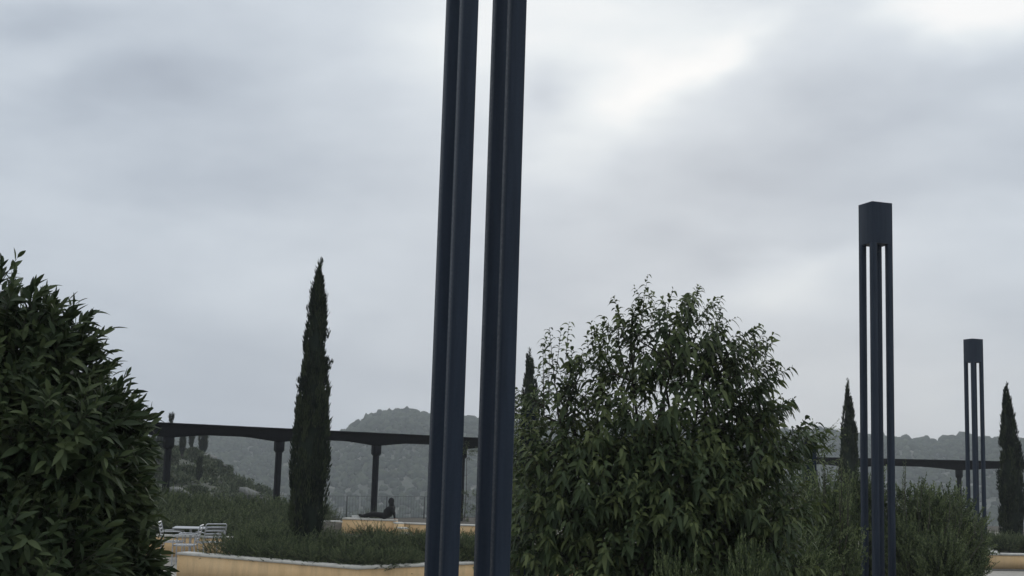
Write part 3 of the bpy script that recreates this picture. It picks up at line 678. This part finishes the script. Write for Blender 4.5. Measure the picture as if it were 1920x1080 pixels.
for j in range(5):
    b = np.array([(-1.2, -.6, 0, .35, .1)[j], (.1, -.2, .1, 0, .2)[j], (1.9, 2.3, 2.0, 1.5, 1.0)[j]]); limb(stems, (.05 * j - .3, 0, 0), b, .04, .02, .05)
stems.build('trunk', M['bark'], laurel, smooth=True)

# ------------------------------------------------------------------ rosemary
def shrub_meshes(name, seed, rad, h, nsp, K, L, Wd, slen, m_leaf, upr=1.0):
    """builds one shrub thing at the origin: crown + stems"""
    lumps = [(rng.normal(0, rad * .35), rng.normal(0, rad * .35), h * .45, rad * rng.uniform(.55, .8), rad * rng.uniform(.55, .8), h * rng.uniform(.4, .52)) for _ in range(5)]
    cm, sm_ = MB(), MB()
    P, Nn = sample_lumps(lumps, nsp, .45, .95, .35)
    D = unit(Nn * np.array([.6, .6, .3]) + np.array([0, 0, upr]) + rng.normal(0, .28, P.shape))
    shoots(cm, sm_, P, D, slen * rng.uniform(.5, 1.15, len(P)), K, L, Wd, .95, 0, fine=False, t0=.05, stem_r=.004, light=rng.normal(0, .24, len(P)))
    tube(sm_, [(0, 0, -.1), (0, 0, h * .12)], [.05, .03], 7)
    for k in range(9):
        a = k * 2.4; limb(sm_, (0, 0, h * .05), (rad * .55 * math.cos(a), rad * .55 * math.sin(a), h * .6), .02, .006, .02, 5, 5)
    return cm, sm_
ROS = []
for s in range(4):
    ROS.append(shrub_meshes('rosemary', s, .62, .62, 300, 34, .050, .018, .40, None, .42))
def make_shrub(cm, sm_, name, mname, label, cat, group):
    t = thing(name, (0, 0, 0), label, cat, group)
    cm.build('foliage', M[mname], t); sm_.build('stems', M['bark'], t); return t
def place(proto, used, loc, rz, s, label):
    o = proto if not used else copy_tree(proto)
    o.location = tuple(loc); o.rotation_euler = (0, 0, rz); o.scale = s if hasattr(s, '__len__') else (s, s, s)
    o['label'] = label; return o
G1 = 'rosemary shrubs massed in the raised beds'
protos = [make_shrub(c, s, 'rosemary_shrub', 'rosemary', 'x', 'rosemary', G1) for c, s in ROS]
used = [0, 0, 0, 0]
def ros(px, Y, z, s, label, sz=None):
    k = random.randrange(4); p = gp(px, Y, z)
    place(protos[k], used[k], p, random.uniform(0, 6.28), (s, s, sz or s), label); used[k] = 1
ORD = ['leftmost', 'second', 'third', 'fourth', 'fifth', 'sixth', 'seventh', 'eighth', 'ninth', 'tenth', 'eleventh', 'twelfth', 'thirteenth', 'fourteenth', 'fifteenth', 'sixteenth', 'seventeenth', 'eighteenth', 'nineteenth', 'twentieth', 'twenty-first', 'twenty-second', 'twenty-third', 'twenty-fourth']
def nth(i, rest): return (ORD[i] if i == 0 else ORD[i] + ' from left') + rest
front = [(430, 24.9), (478, 24.6), (520, 24.2), (565, 23.9), (610, 23.6), (655, 23.3), (695, 23.4), (735, 23.8), (775, 24.2), (815, 24.6), (855, 25.0), (893, 25.4), (935, 25.9), (980, 26.4)]
for i, (px, Y) in enumerate(front): ros(px + random.uniform(-6, 6), Y + .68, .36, random.uniform(.6, .72), 'rosemary shrub hugging the near ochre wall, ' + nth(i, ' of its row'), random.uniform(.5, .68))
for i, px in enumerate(range(455, 980, 38)): ros(px + random.uniform(-10, 10), 26.4 + random.uniform(-.4, .5), .38, random.uniform(.8, 1.0), 'rosemary shrub in the middle of the near bed, ' + nth(i, ' of its row'), random.uniform(.55, .85))
for i, px in enumerate(range(500, 980, 44)): ros(px + random.uniform(-12, 12), 28.0 + random.uniform(-.4, .4), .38, random.uniform(.8, 1.0), 'rosemary shrub at the back of the near bed, ' + nth(i, ' of its row'), random.uniform(.6, .85))
ROWS = ('just behind the wall by the metal chairs', 'in the second row behind the metal chairs', 'in the third row behind the metal chairs', 'in the fourth row behind the metal chairs', 'in the rearmost row towards the hillside')
for row, (Y, z) in enumerate(((31.8, .4), (33.3, .4), (35.2, .42), (37.5, .45), (39.8, .45))):
    for i, px in enumerate(range(235 - row * 4, 535 + row * 18, 44 - row * 2)):
        f = 1 - max(0, (px - 330)) / 420.
        ros(px + random.uniform(-10, 10), Y + random.uniform(-.3, .3), z, random.uniform(.95, 1.25), 'rosemary ' + ROWS[row] + ', ' + nth(i, ''), random.uniform(.85, 1.1) * (.62 + .12 * row) * (.60 + .42 * f))
L3 = 'small rosemary shrub at the foot of the rightmost cypress above the low wall'
for i, (px, Y) in enumerate(((1850, 39), (1862, 40), (1872, 36.5), (1880, 38), (1893, 36.8), (1905, 38.4), (1917, 36.7), (1940, 37.0))): ros(px, Y, .35, random.uniform(.6, .8), 'small rosemary at the foot of the rightmost cypress, ' + nth(i, ''), random.uniform(.55, .75))

# ------------------------------------------------------------------ myrtle shrubs around the middle and far pillars
MY = [shrub_meshes('myrtle', s, .85, 1.7, 1250, 22, .062, .036, .34, None, .42) for s in range(3)]
G2 = 'tall small leaved shrubs right of the tree'
mp_ = [make_shrub(c, s, 'myrtle_shrub', 'myrtle', 'x', 'shrub', G2) for c, s in MY]
um = [0, 0, 0]
def myr(px, Y, pytop, s, label):
    k = random.randrange(3); top = at(px, pytop, Y)[2]; p = gp(px, Y, (top) / 2)
    p[2] = 0; sz = top / 1.78; place(mp_[k], um[k], p, random.uniform(0, 6.28), (s, s, sz), label); um[k] = 1
for px, Y, py, s, lb_ in (
    (1465, 17.5, 885, .95, 'small leaved shrub under the drooping right side of the tree'),
    (1520, 18.2, 868, .75, 'upright small leaved shrub left of the middle lamp pillar'),
    (1558, 19.0, 905, .42, 'small leaved shrub growing across the foot of the middle lamp pillar'),
    (1500, 16.0, 985, .62, 'lower small leaved shrub in front of the ones left of the middle pillar'),
    (1625, 24.2, 872, .9, 'small leaved shrub seen through the slots of the middle lamp pillar'),
    (1715, 24.0, 895, .95, 'small leaved shrub just right of the middle lamp pillar'),
    (1770, 25.0, 905, .95, 'small leaved shrub between the middle and the far lamp pillar'),
    (1808, 27.0, 955, .66, 'rightmost small leaved shrub hiding the foot of the far lamp pillar'),
    (1700, 22.9, 960, .6, 'low small leaved shrub right of the foot of the middle lamp pillar'),
    (1765, 20.5, 985, .6, 'low small leaved shrub nearest the paved corner'),
    (985, 16.5, 800, .50, 'narrow leafy shrub right beside the nearest pillar'),
    (1400, 10.6, 1010, .42, 'low spiky shrub in front of the tree'),
    (1270, 10.4, 1020, .40, 'low spiky shrub below the centre of the tree'),
    (1490, 13.8, 985, .6, 'small leaved shrub low beside the right of the tree')):
    myr(px, Y, py, s, lb_)
# extra long upright sprigs
def sprigs(name, mname, spots, Y, label, L=.05, Wd=.016, K=34, base_z=None, grp=None):
    base = gp(spots[0][0], Y, 0); t = thing(name, base, label, 'shrub', grp); a, s = MB(), MB(); Pp, Dd, Ln = [], [], []
    for (px, py0, py1) in spots:
        for _ in range(3):
            x = px + random.uniform(-5, 5); p = at(x, py0, Y + random.uniform(-.25, .25)) - base; q = at(x + random.uniform(-4, 4), py1 + random.uniform(0, 18), Y) - base; Pp.append(p); Dd.append(q - p); Ln.append(np.linalg.norm(q - p))
        g = at(px, py0, Y) - base; limb(s, (g[0] * .3, 0, 0), g, .012, .006, 0, 5)
    shoots(a, s, np.array(Pp), np.array(Dd), np.array(Ln), K, L, Wd, .9, .05, fine=False, t0=0, stem_r=.006)
    a.build('foliage', M[mname], t); s.build('stems', M['bark'], t)
sprigs('myrtle_shrub', 'myrtle', [(1700, 960, 862), (1696, 980, 880), (1723, 960, 886), (1742, 980, 908), (1776, 985, 912), (1800, 990, 925), (1790, 990, 930), (1830, 1000, 955), (1845, 1010, 958)], 23.0, 'shrub with long upright sprigs standing clear of the others right of the middle pillar', .06, .02, grp=G2)
sprigs('myrtle_shrub', 'myrtle', [(1548, 960, 846), (1580, 980, 850), (1510, 960, 862), (1530, 970, 885), (1590, 985, 885)], 17.6, 'shrub with long upright sprigs left of the middle pillar', .05, .018, grp=G2)

# post with a climber on it, right of the tree
def climber(px, Y, pytop, wpx, label, plabel, post=True, side=0, dens=260, zlow=0.0):
    top = at(px, pytop, Y)[2]; b = gp(px, Y, top / 2); b[2] = 0; k = Y / F
    if post:
        tp = thing('garden_post', b, plabel, 'post'); m = MB(); box(m, -.09, .09, -.09, .09, .1, top - .15, .008); m.build('shaft', M['pillar'], tp)
        m = MB(); box(m, -.14, .14, -.14, .14, 0, .1, .01); m.build('foot', M['pillar'], tp)
    c = b + np.array([side, 0, 0]); t = thing('climbing_vine', c, label, 'climber'); a, s = MB(), MB()
    w = wpx * k * .5; z = rng.uniform(zlow, top, dens); an = rng.uniform(0, 2 * PI, dens)
    P = np.stack([w * .7 * np.cos(an) + side, -.12 * np.ones(dens) + w * .4 * np.sin(an), z], 1); P[:, 0] -= side
    D = unit(np.stack([np.cos(an), -.6 + np.sin(an) * .6, rng.uniform(.1, 1.0, dens)], 1))
    shoots(a, s, P, D, rng.uniform(.1, .3, dens), 9, .075, .028, 1.0, .4, 3, .3)
    tube(s, [(0, -.11, 0), (.03, -.12, top * .4), (-.03, -.11, top * .8)], [.015, .012, .006], 6)
    a.build('foliage', M['myrtle'], t); s.build('stems', M['bark'], t)
climber(1518, 20.0, 806, 46, 'leafy climber wrapping the slim post at the right tip of the tree', 'slim dark blue post behind the right tip of the tree', side=.12)
climber(985, 14.5, 742, 50, 'dense leafy climber on the post between the nearest pillar and the tree', 'slim dark post beside the nearest pillar, wrapped in a climber', dens=520)
# climber on the pergola column seen between the bars of the nearest pillar
cq = P3(3 * SPC, -.25, 0); t = thing('climbing_vine', cq, 'thin vine climbing the pergola column seen between the twin bars of the nearest pillar', 'climber'); a, s = MB(), MB()
n = 120; z = np.concatenate([rng.uniform(0, 1.3, 80), rng.uniform(2.6, 3.1, 40)]); P = np.stack([rng.uniform(-.15, .55, n), rng.uniform(-.2, .1, n), z], 1)
shoots(a, s, P, unit(rng.normal(size=(n, 3)) * .6 + np.array([.3, -.2, .5])), rng.uniform(.1, .3, n), 9, .09, .035, 1.0, .4, fine=False)
tube(s, [(0, 0, 0), (.05, 0, 1.2), (.02, 0, 3)], [.02, .014, .008], 6); a.build('foliage', M['myrtle'], t); s.build('stems', M['bark'], t)

# low plants and seed heads at the terrace edge
G3 = 'straggly plants along the terrace edge'
def edge_plant(px, Y, label, first=[None]):
    if first[0] is None:
        t = thing('straggly_plant', (0, 0, 0), label, 'plant', G3); a, s = MB(), MB(); n = 60
        P = rng.normal(0, .16, (n, 3)) * np.array([1, 1, .2]) + np.array([0, 0, .12]); D = unit(rng.normal(0, .45, (n, 3)) + np.array([0, 0, 1]))
        shoots(a, s, P, D, rng.uniform(.2, .5, n), 16, .06, .02, .8, .1, fine=False); a.build('foliage', M['scrub'], t); s.build('stems', M['bark'], t); first[0] = t; o = t
    else: o = copy_tree(first[0])
    o.location = tuple(gp(px, Y, 0)); o.rotation_euler = (0, 0, random.uniform(0, 6)); s = random.uniform(.8, 1.3); o.scale = (s, s, s); o['label'] = label
for px, w_ in ((602, 'touching the large cypress'), (612, 'second right of the large cypress'), (624, 'third right of the large cypress'), (636, 'nearest the wall block')): edge_plant(px, 43.5 + random.uniform(-.5, .5), 'straggly plant behind the short ochre wall, ' + w_)
for px, w_ in ((668, 'beside the white box'), (684, 'midway along the wall'), (697, 'nearest the pergola column')): edge_plant(px, 44.5 + random.uniform(-.4, .4), 'dark low plant behind the short wall block, ' + w_)

# ------------------------------------------------------------------ left hillside: boulders, bushes, trees
def blob_mesh(mb, rad, hz, jag, tint=.5, nsub=1):
    V = IV * (1 + rng.normal(0, jag, (len(IV), 1))) * np.array([rad, rad * .8, hz]); mb.add(V, IF, tint)
GB = 'pale boulders on the left hillside'
for px, py, rx, rz_, r, lb_ in ((385, 858, 2.2, .9, 122, 'pale boulder highest on the left hillside, below the shaded cypress'), (398, 869, 2.6, .6, 116, 'pale flat boulder just under the highest one on the hillside'), (455, 914, 2.0, .8, 100, 'pale boulder at the lower end of the hillside ridge, left of its neighbour'), (487, 915, 2.3, 1.0, 98, 'pale boulder at the lower end of the hillside ridge, nearest the large cypress'), (335, 922, 1.6, .5, 84, 'small pale boulder beside the foot of the leftmost pergola column'), (503, 930, 1.2, .7, 92, 'smallest pale boulder under the ridge end')):
    a = azp(px, py); x, y = r * math.sin(a), r * math.cos(a); z = zpx(px, py, r)
    m = MB(); V = IV.copy()
    for _c in range(9):            # facets cut by planes
        nn_ = unit(rng.normal(size=3)); dd = V @ nn_; V = V - np.outer(np.maximum(dd - rng.uniform(.55, .8), 0), nn_)
    m.add(V * (1 + rng.normal(0, .05, (len(V), 1))) * np.array([rx * .6, rx * .45, rz_ * .75]), IF); o = m.build('boulder', M['rock']); o.location = (x, y, min(z, float(terrain(x, y)) + .6)); o.rotation_euler = (0, .15, random.uniform(-.4, .4)); tag(o, lb_, 'boulder', GB)
GS = 'round scrub bushes on the left hillside'
sb = None
def scrub(px, r, s, label, group=GS):
    global sb
    if sb is None:
        t = thing('scrub_bush', (0, 0, 0), label, 'bush', group); a = MB(); n = 1500
        u = unit(rng.normal(size=(n, 3))); P = u * rng.uniform(.55, 1, (n, 1)) * (1 + .18 * np.sin(u[:, :1] * 5) * np.cos(u[:, 1:2] * 6)); P[:, 2] = P[:, 2] * .7 + .5
        add_blades(a, P, unit(u + rng.normal(0, .5, u.shape)), .26, .11, .1); a.build('foliage', M['scrub'], t)
        st_ = MB(); tube(st_, [(0, 0, -.6), (.05, 0, .2), (0, .05, .6)], [.08, .06, .03], 6); st_.build('trunk', M['bark'], t); sb = t; o = t
    else: o = copy_tree(sb)
    a = azp(px); x, y = r * math.sin(a), r * math.cos(a); o.location = (x, y, float(terrain(x, y))); o.scale = (s, s, s * random.uniform(.8, 1.1)); o.rotation_euler = (0, 0, random.uniform(0, 6)); o['label'] = label
SL = [(290, 112, 0.99), (300, 90, 0.81), (310, 122, 0.93), (318, 100, 0.74), (326, 112, 0.74), (335, 80, 0.68), (345, 118, 0.81), (352, 95, 0.74), (362, 108, 0.62), (372, 86, 0.81), (380, 76, 0.62), (392, 98, 0.74), (400, 122, 0.68), (405, 112, 0.62), (410, 84, 0.81), (420, 106, 0.74), (425, 118, 0.68), (432, 96, 0.74), (440, 84, 0.62), (448, 106, 0.68), (462, 100, 0.62), (470, 88, 0.56), (482, 96, 0.56), (500, 88, 0.5), (515, 100, 0.5), (540, 90, 0.5)]
for i, (px, r, s) in enumerate(SL): scrub(px, r, s, 'round scrub bush on the left stony hillside, ' + nth(i, ' in order') if i < 24 else ('small scrub bush right of the second pergola column' if i == 24 else 'small scrub bush nearest the large cypress on its left'))
# knee-high scrub covering the hillside between the bushes
mb = MB(); n = 3300
a = rng.uniform(azp(-60), azp(560), n); r = rng.uniform(66, 138, n); x, y = r * np.sin(a), r * np.cos(a)
P = np.stack([x, y, terrain(x, y)], 1); sz = rng.uniform(.18, .62, n); k = 13
P2 = np.repeat(P, k, 0) + rng.normal(0, 1, (n * k, 3)) * np.repeat(sz, k)[:, None] * np.array([.55, .55, .2]) + np.array([0, 0, .1])
add_blades(mb, P2, unit(rng.normal(0, .6, (n * k, 3)) + np.array([0, 0, .8])), np.repeat(sz, k) * rng.uniform(.5, 1.1, n * k), .17, .1, np.clip(np.repeat(rng.uniform(.0, .9, n), k) + rng.normal(0, .1, n * k), 0, 1))
tag(mb.build('hillside_scrub', M['scrub']), 'low dry scrub covering the stony hillside at the left', 'scrub', kind='stuff')

# cypresses up on that hillside, their tips behind the beam
def far_cy(px, py0, py1, wpx, r, label):
    a = azp(px, py0); x, y = r * math.sin(a), r * math.cos(a); z0 = zpx(px, py0, r) ; z1 = zpx(px, py1, r); w = wpx / 2 * r / F
    cypress((x, y, z0), z1 - z0, [(0, w * .9), (.4, w), (.75, w * .85), (.92, w * .5), (1, .05)], label, n=2400, L=.4)
far_cy(380, 848, 803, 14, 112, 'broad dark cypress on the hillside seen under the beam between the first two columns')
far_cy(358, 846, 806, 6, 118, 'very thin cypress on the hillside left of the broad one')
far_cy(302, 848, 806, 17, 110, 'dark cypress on the hillside half behind the leftmost visible column')
far_cy(317, 850, 779, 11, 114, 'cypress on the hillside whose tip pokes above the beam over the leftmost column')
far_cy(341, 853, 822, 7, 100, 'short thin cypress low on the hillside under the beam')
far_cy(372, 908, 866, 6, 90, 'small slender cypress in the middle of the hillside scrub')

# ------------------------------------------------------------------ café table and chairs
def chair_proto():
    t = thing('metal_chair', (0, 0, 0), 'x', 'chair', 'slatted aluminium chairs round the table')
    # frame: two side loops from front leg over the arm to the back
    for sx in (-1, 1):
        m = MB(); x = sx * .27
        tube(m, [(x, .24, 0), (x, .245, .45), (x, .24, .60), (x, .20, .655), (x, .12, .67), (x, -.18, .665), (x * .95, -.24, .66)], .013, 8)
        m.build('arm_and_leg', M['alu'], t)
        m = MB(); tube(m, [(x * .9, -.30, 0), (x * .9, -.20, .43), (x * .9, -.25, .62), (x * .9, -.31, .84)], .013, 8); m.build('rear_leg', M['alu'], t)
    m = MB(); tube(m, [(-.243, -.31, .84), (-.22, -.315, .862), (.22, -.315, .862), (.243, -.31, .84)], .013, 8)
    for k in range(4):
        z = .56 + k * .075; y = -.235 - (z - .56) * .30; box(m, -.235, .235, y - .006, y + .006, z - .022, z + .022)
    m.build('backrest', M['alu'], t)
    m = MB()
    for k in range(8): y = -.19 + k * .058; box(m, -.235, .235, y - .022, y + .022, .435, .447)
    obar(m, (-.25, -.2, .425), (-.25, .24, .425), .02); obar(m, (.25, -.2, .425), (.25, .24, .425), .02); m.build('seat', M['alu'], t)
    return t
YC = 28.6
cp = chair_proto()
def chair(px, Y, rz, label, first=[True]):
    o = cp if first[0] else copy_tree(cp); first[0] = False
    o.location = tuple(gp(px, Y, .0)); o.location[2] = 0; o.location.x = gx(px, Y, .45); o.rotation_euler = (0, 0, rz); o['label'] = label
chair(394, 29.6, R(35), 'aluminium slatted chair with its back to the viewer at the right of the table')
chair(324, 29.6, R(-82), 'aluminium chair seen from the side at the left of the table, partly behind the laurel')
chair(349, 28.6, R(95), 'aluminium armchair in front of the table, its curved arms showing')
tt = thing('cafe_table', (gx(358, 30.0 - .15, .7), 29.85, 0), 'small square aluminium café table between the slatted chairs', 'table', None, R(8))
m = MB(); box(m, -.38, .38, -.38, .38, .725, .745, .02); m.build('table_top', M['alu'], tt)
m = MB(); tube(m, [(0, 0, .03), (0, 0, .724)], .03, 10); m.build('table_leg', M['alu'], tt)
m = MB()
for k in range(4): a = PI / 4 + k * PI / 2; obar(m, (0, 0, .03), (.33 * math.cos(a), .33 * math.sin(a), .015), .05, .025)
m.build('table_foot', M['alu'], tt)

# ------------------------------------------------------------------ the person in black resting on the wall block
WD = unit(A1 - A0)[:2]; pb = A0 + (A1 - A0) * .93; wrz = math.atan2(WD[1], WD[0])
pt = thing('person', (pb[0], pb[1] + .0, ZW), 'person in black reclining on the end of the short ochre wall, legs stretched left', 'person', None, wrz)
def skinned(name, joints, edges, rad, m, parent):
    me = bpy.data.meshes.new(name); me.from_pydata(joints, edges, []); o = bpy.data.objects.new(name, me); C.objects.link(o); o.parent = parent
    rad = [(r[0] * 1.2, r[1] * 1.2) if isinstance(r, tuple) else r * 1.25 for r in rad]; md = o.modifiers.new('skin', 'SKIN'); md.use_smooth_shade = True
    for i, r in enumerate(rad): me.skin_vertices[0].data[i].radius = (r, r) if not isinstance(r, tuple) else r
    me.skin_vertices[0].data[0].use_root = True
    s_ = o.modifiers.new('sub', 'SUBSURF'); s_.levels = 1; s_.render_levels = 2; me.materials.append(m); return o
# pelvis at origin; legs run -x; torso leans back to +x, held by the right arm behind
J = [(-.22, 0, .10), (-.15, 0, .20), (-.08, 0, .32), (-.04, 0, .40), (-.06, 0, .47),            # pelvis, belly, chest, neck base, head base
     (-.28, -.07, .10), (-.62, -.09, .16), (-.98, -.08, .07), (-1.08, -.08, .12),              # near leg
     (-.28, .07, .10), (-.62, .08, .12), (-1.0, .09, .06), (-1.10, .09, .11),                  # far leg
     (-.03, -.13, .36), (.07, -.17, .20), (.09, -.15, .03),                                    # propping arm near
     (-.05, .13, .36), (-.16, .17, .22), (-.34, .14, .17)]
Ed = [(0, 1), (1, 2), (2, 3), (3, 4), (0, 5), (5, 6), (6, 7), (7, 8), (0, 9), (9, 10), (10, 11), (11, 12), (2, 13), (13, 14), (14, 15), (2, 16), (16, 17), (17, 18)]
rad = [(.14, .14), (.15, .15), (.15, .16), .075, .055, .08, .055, .035, .03, .08, .055, .035, .03, .05, .038, .022, .05, .038, .024]
J = [(a * .95, b, c * .93) for a, b, c in J]
pt.scale = (1.1, 1.35, 1.12)
body = skinned('body', J, Ed, rad, M['cloth'], pt)
m = MB(); V = IV * np.array([.075, .08, .10]) + np.array([-.075, 0, .50]); m.add(V, IF)
# nose, ears
for c, r in (((-.085, .085, .49), (.012, .018, .022)), ((-.15, 0, .495), (.01, .015, .025)), ((0, 0, .495), (.01, .015, .025))): m.add(IV * np.array(r) + np.array(c), IF)
m.build('head', M['skin'], pt, smooth=True)
m = MB(); V = IV * np.array([.092, .085, .115]) * (1 + rng.normal(0, .03, (len(IV), 1))) + np.array([-.07, -.028, .515]); m.add(V, IF); V = IV * np.array([.075, .06, .13]) + np.array([-.05, -.07, .42]); m.add(V, IF); m.build('hair', M['cloth'], pt, smooth=True)
for sy, c in ((-1, (.09 * .95, -.15, .02)), (1, (-.34 * .95, .14, .15))):
    m = MB(); c = np.array(c); m.add(IV * np.array([.035, .03, .014]) + c, IF)
    for f in range(4): tube(m, [c + np.array([.02, (f - 1.5) * .014, 0]), c + np.array([.06, (f - 1.5) * .018, .002]), c + np.array([.085 - .008 * abs(f - 1.2), (f - 1.5) * .02, -.006])], [.008, .007, .005], 6)
    tube(m, [c + np.array([-.005, -.025, 0]), c + np.array([.02, -.05, .002]), c + np.array([.04, -.06, -.004])], [.009, .008, .006], 6); m.build('hand', M['skin'], pt, smooth=True)
# white cup tray on the wall
wb = A0 + (A1 - A0) * .22
m = MB(); box(m, -.12, .12, -.08, .08, 0, .06, .02); box(m, -.125, .125, -.085, .085, .061, .075, .02); o = m.build('white_box', M['white']); o.location = (wb[0], wb[1], ZW + .003); tag(o, 'small white box lying on the left part of the short wall block', 'box')

# ------------------------------------------------------------------ haze over the valley
m = MB(); box(m, -1160, 1160, -1160, 1160, -54, 75)
hz = m.build('haze', M['land']); hz.data.materials.clear()
hm = bpy.data.materials.new('haze_air'); hm.use_nodes = True; t = hm.node_tree; t.nodes.clear()
vo = t.nodes.new('ShaderNodeVolumePrincipled'); vo.inputs['Density'].default_value = 0.0005; vo.inputs['Color'].default_value = (.90, .94, 1, 1); vo.inputs['Anisotropy'].default_value = .2
om = t.nodes.new('ShaderNodeOutputMaterial'); t.links.new(vo.outputs[0], om.inputs['Volume']); hz.data.materials.append(hm)
tag(hz, 'thin grey haze hanging over the valley', 'haze', kind='stuff')
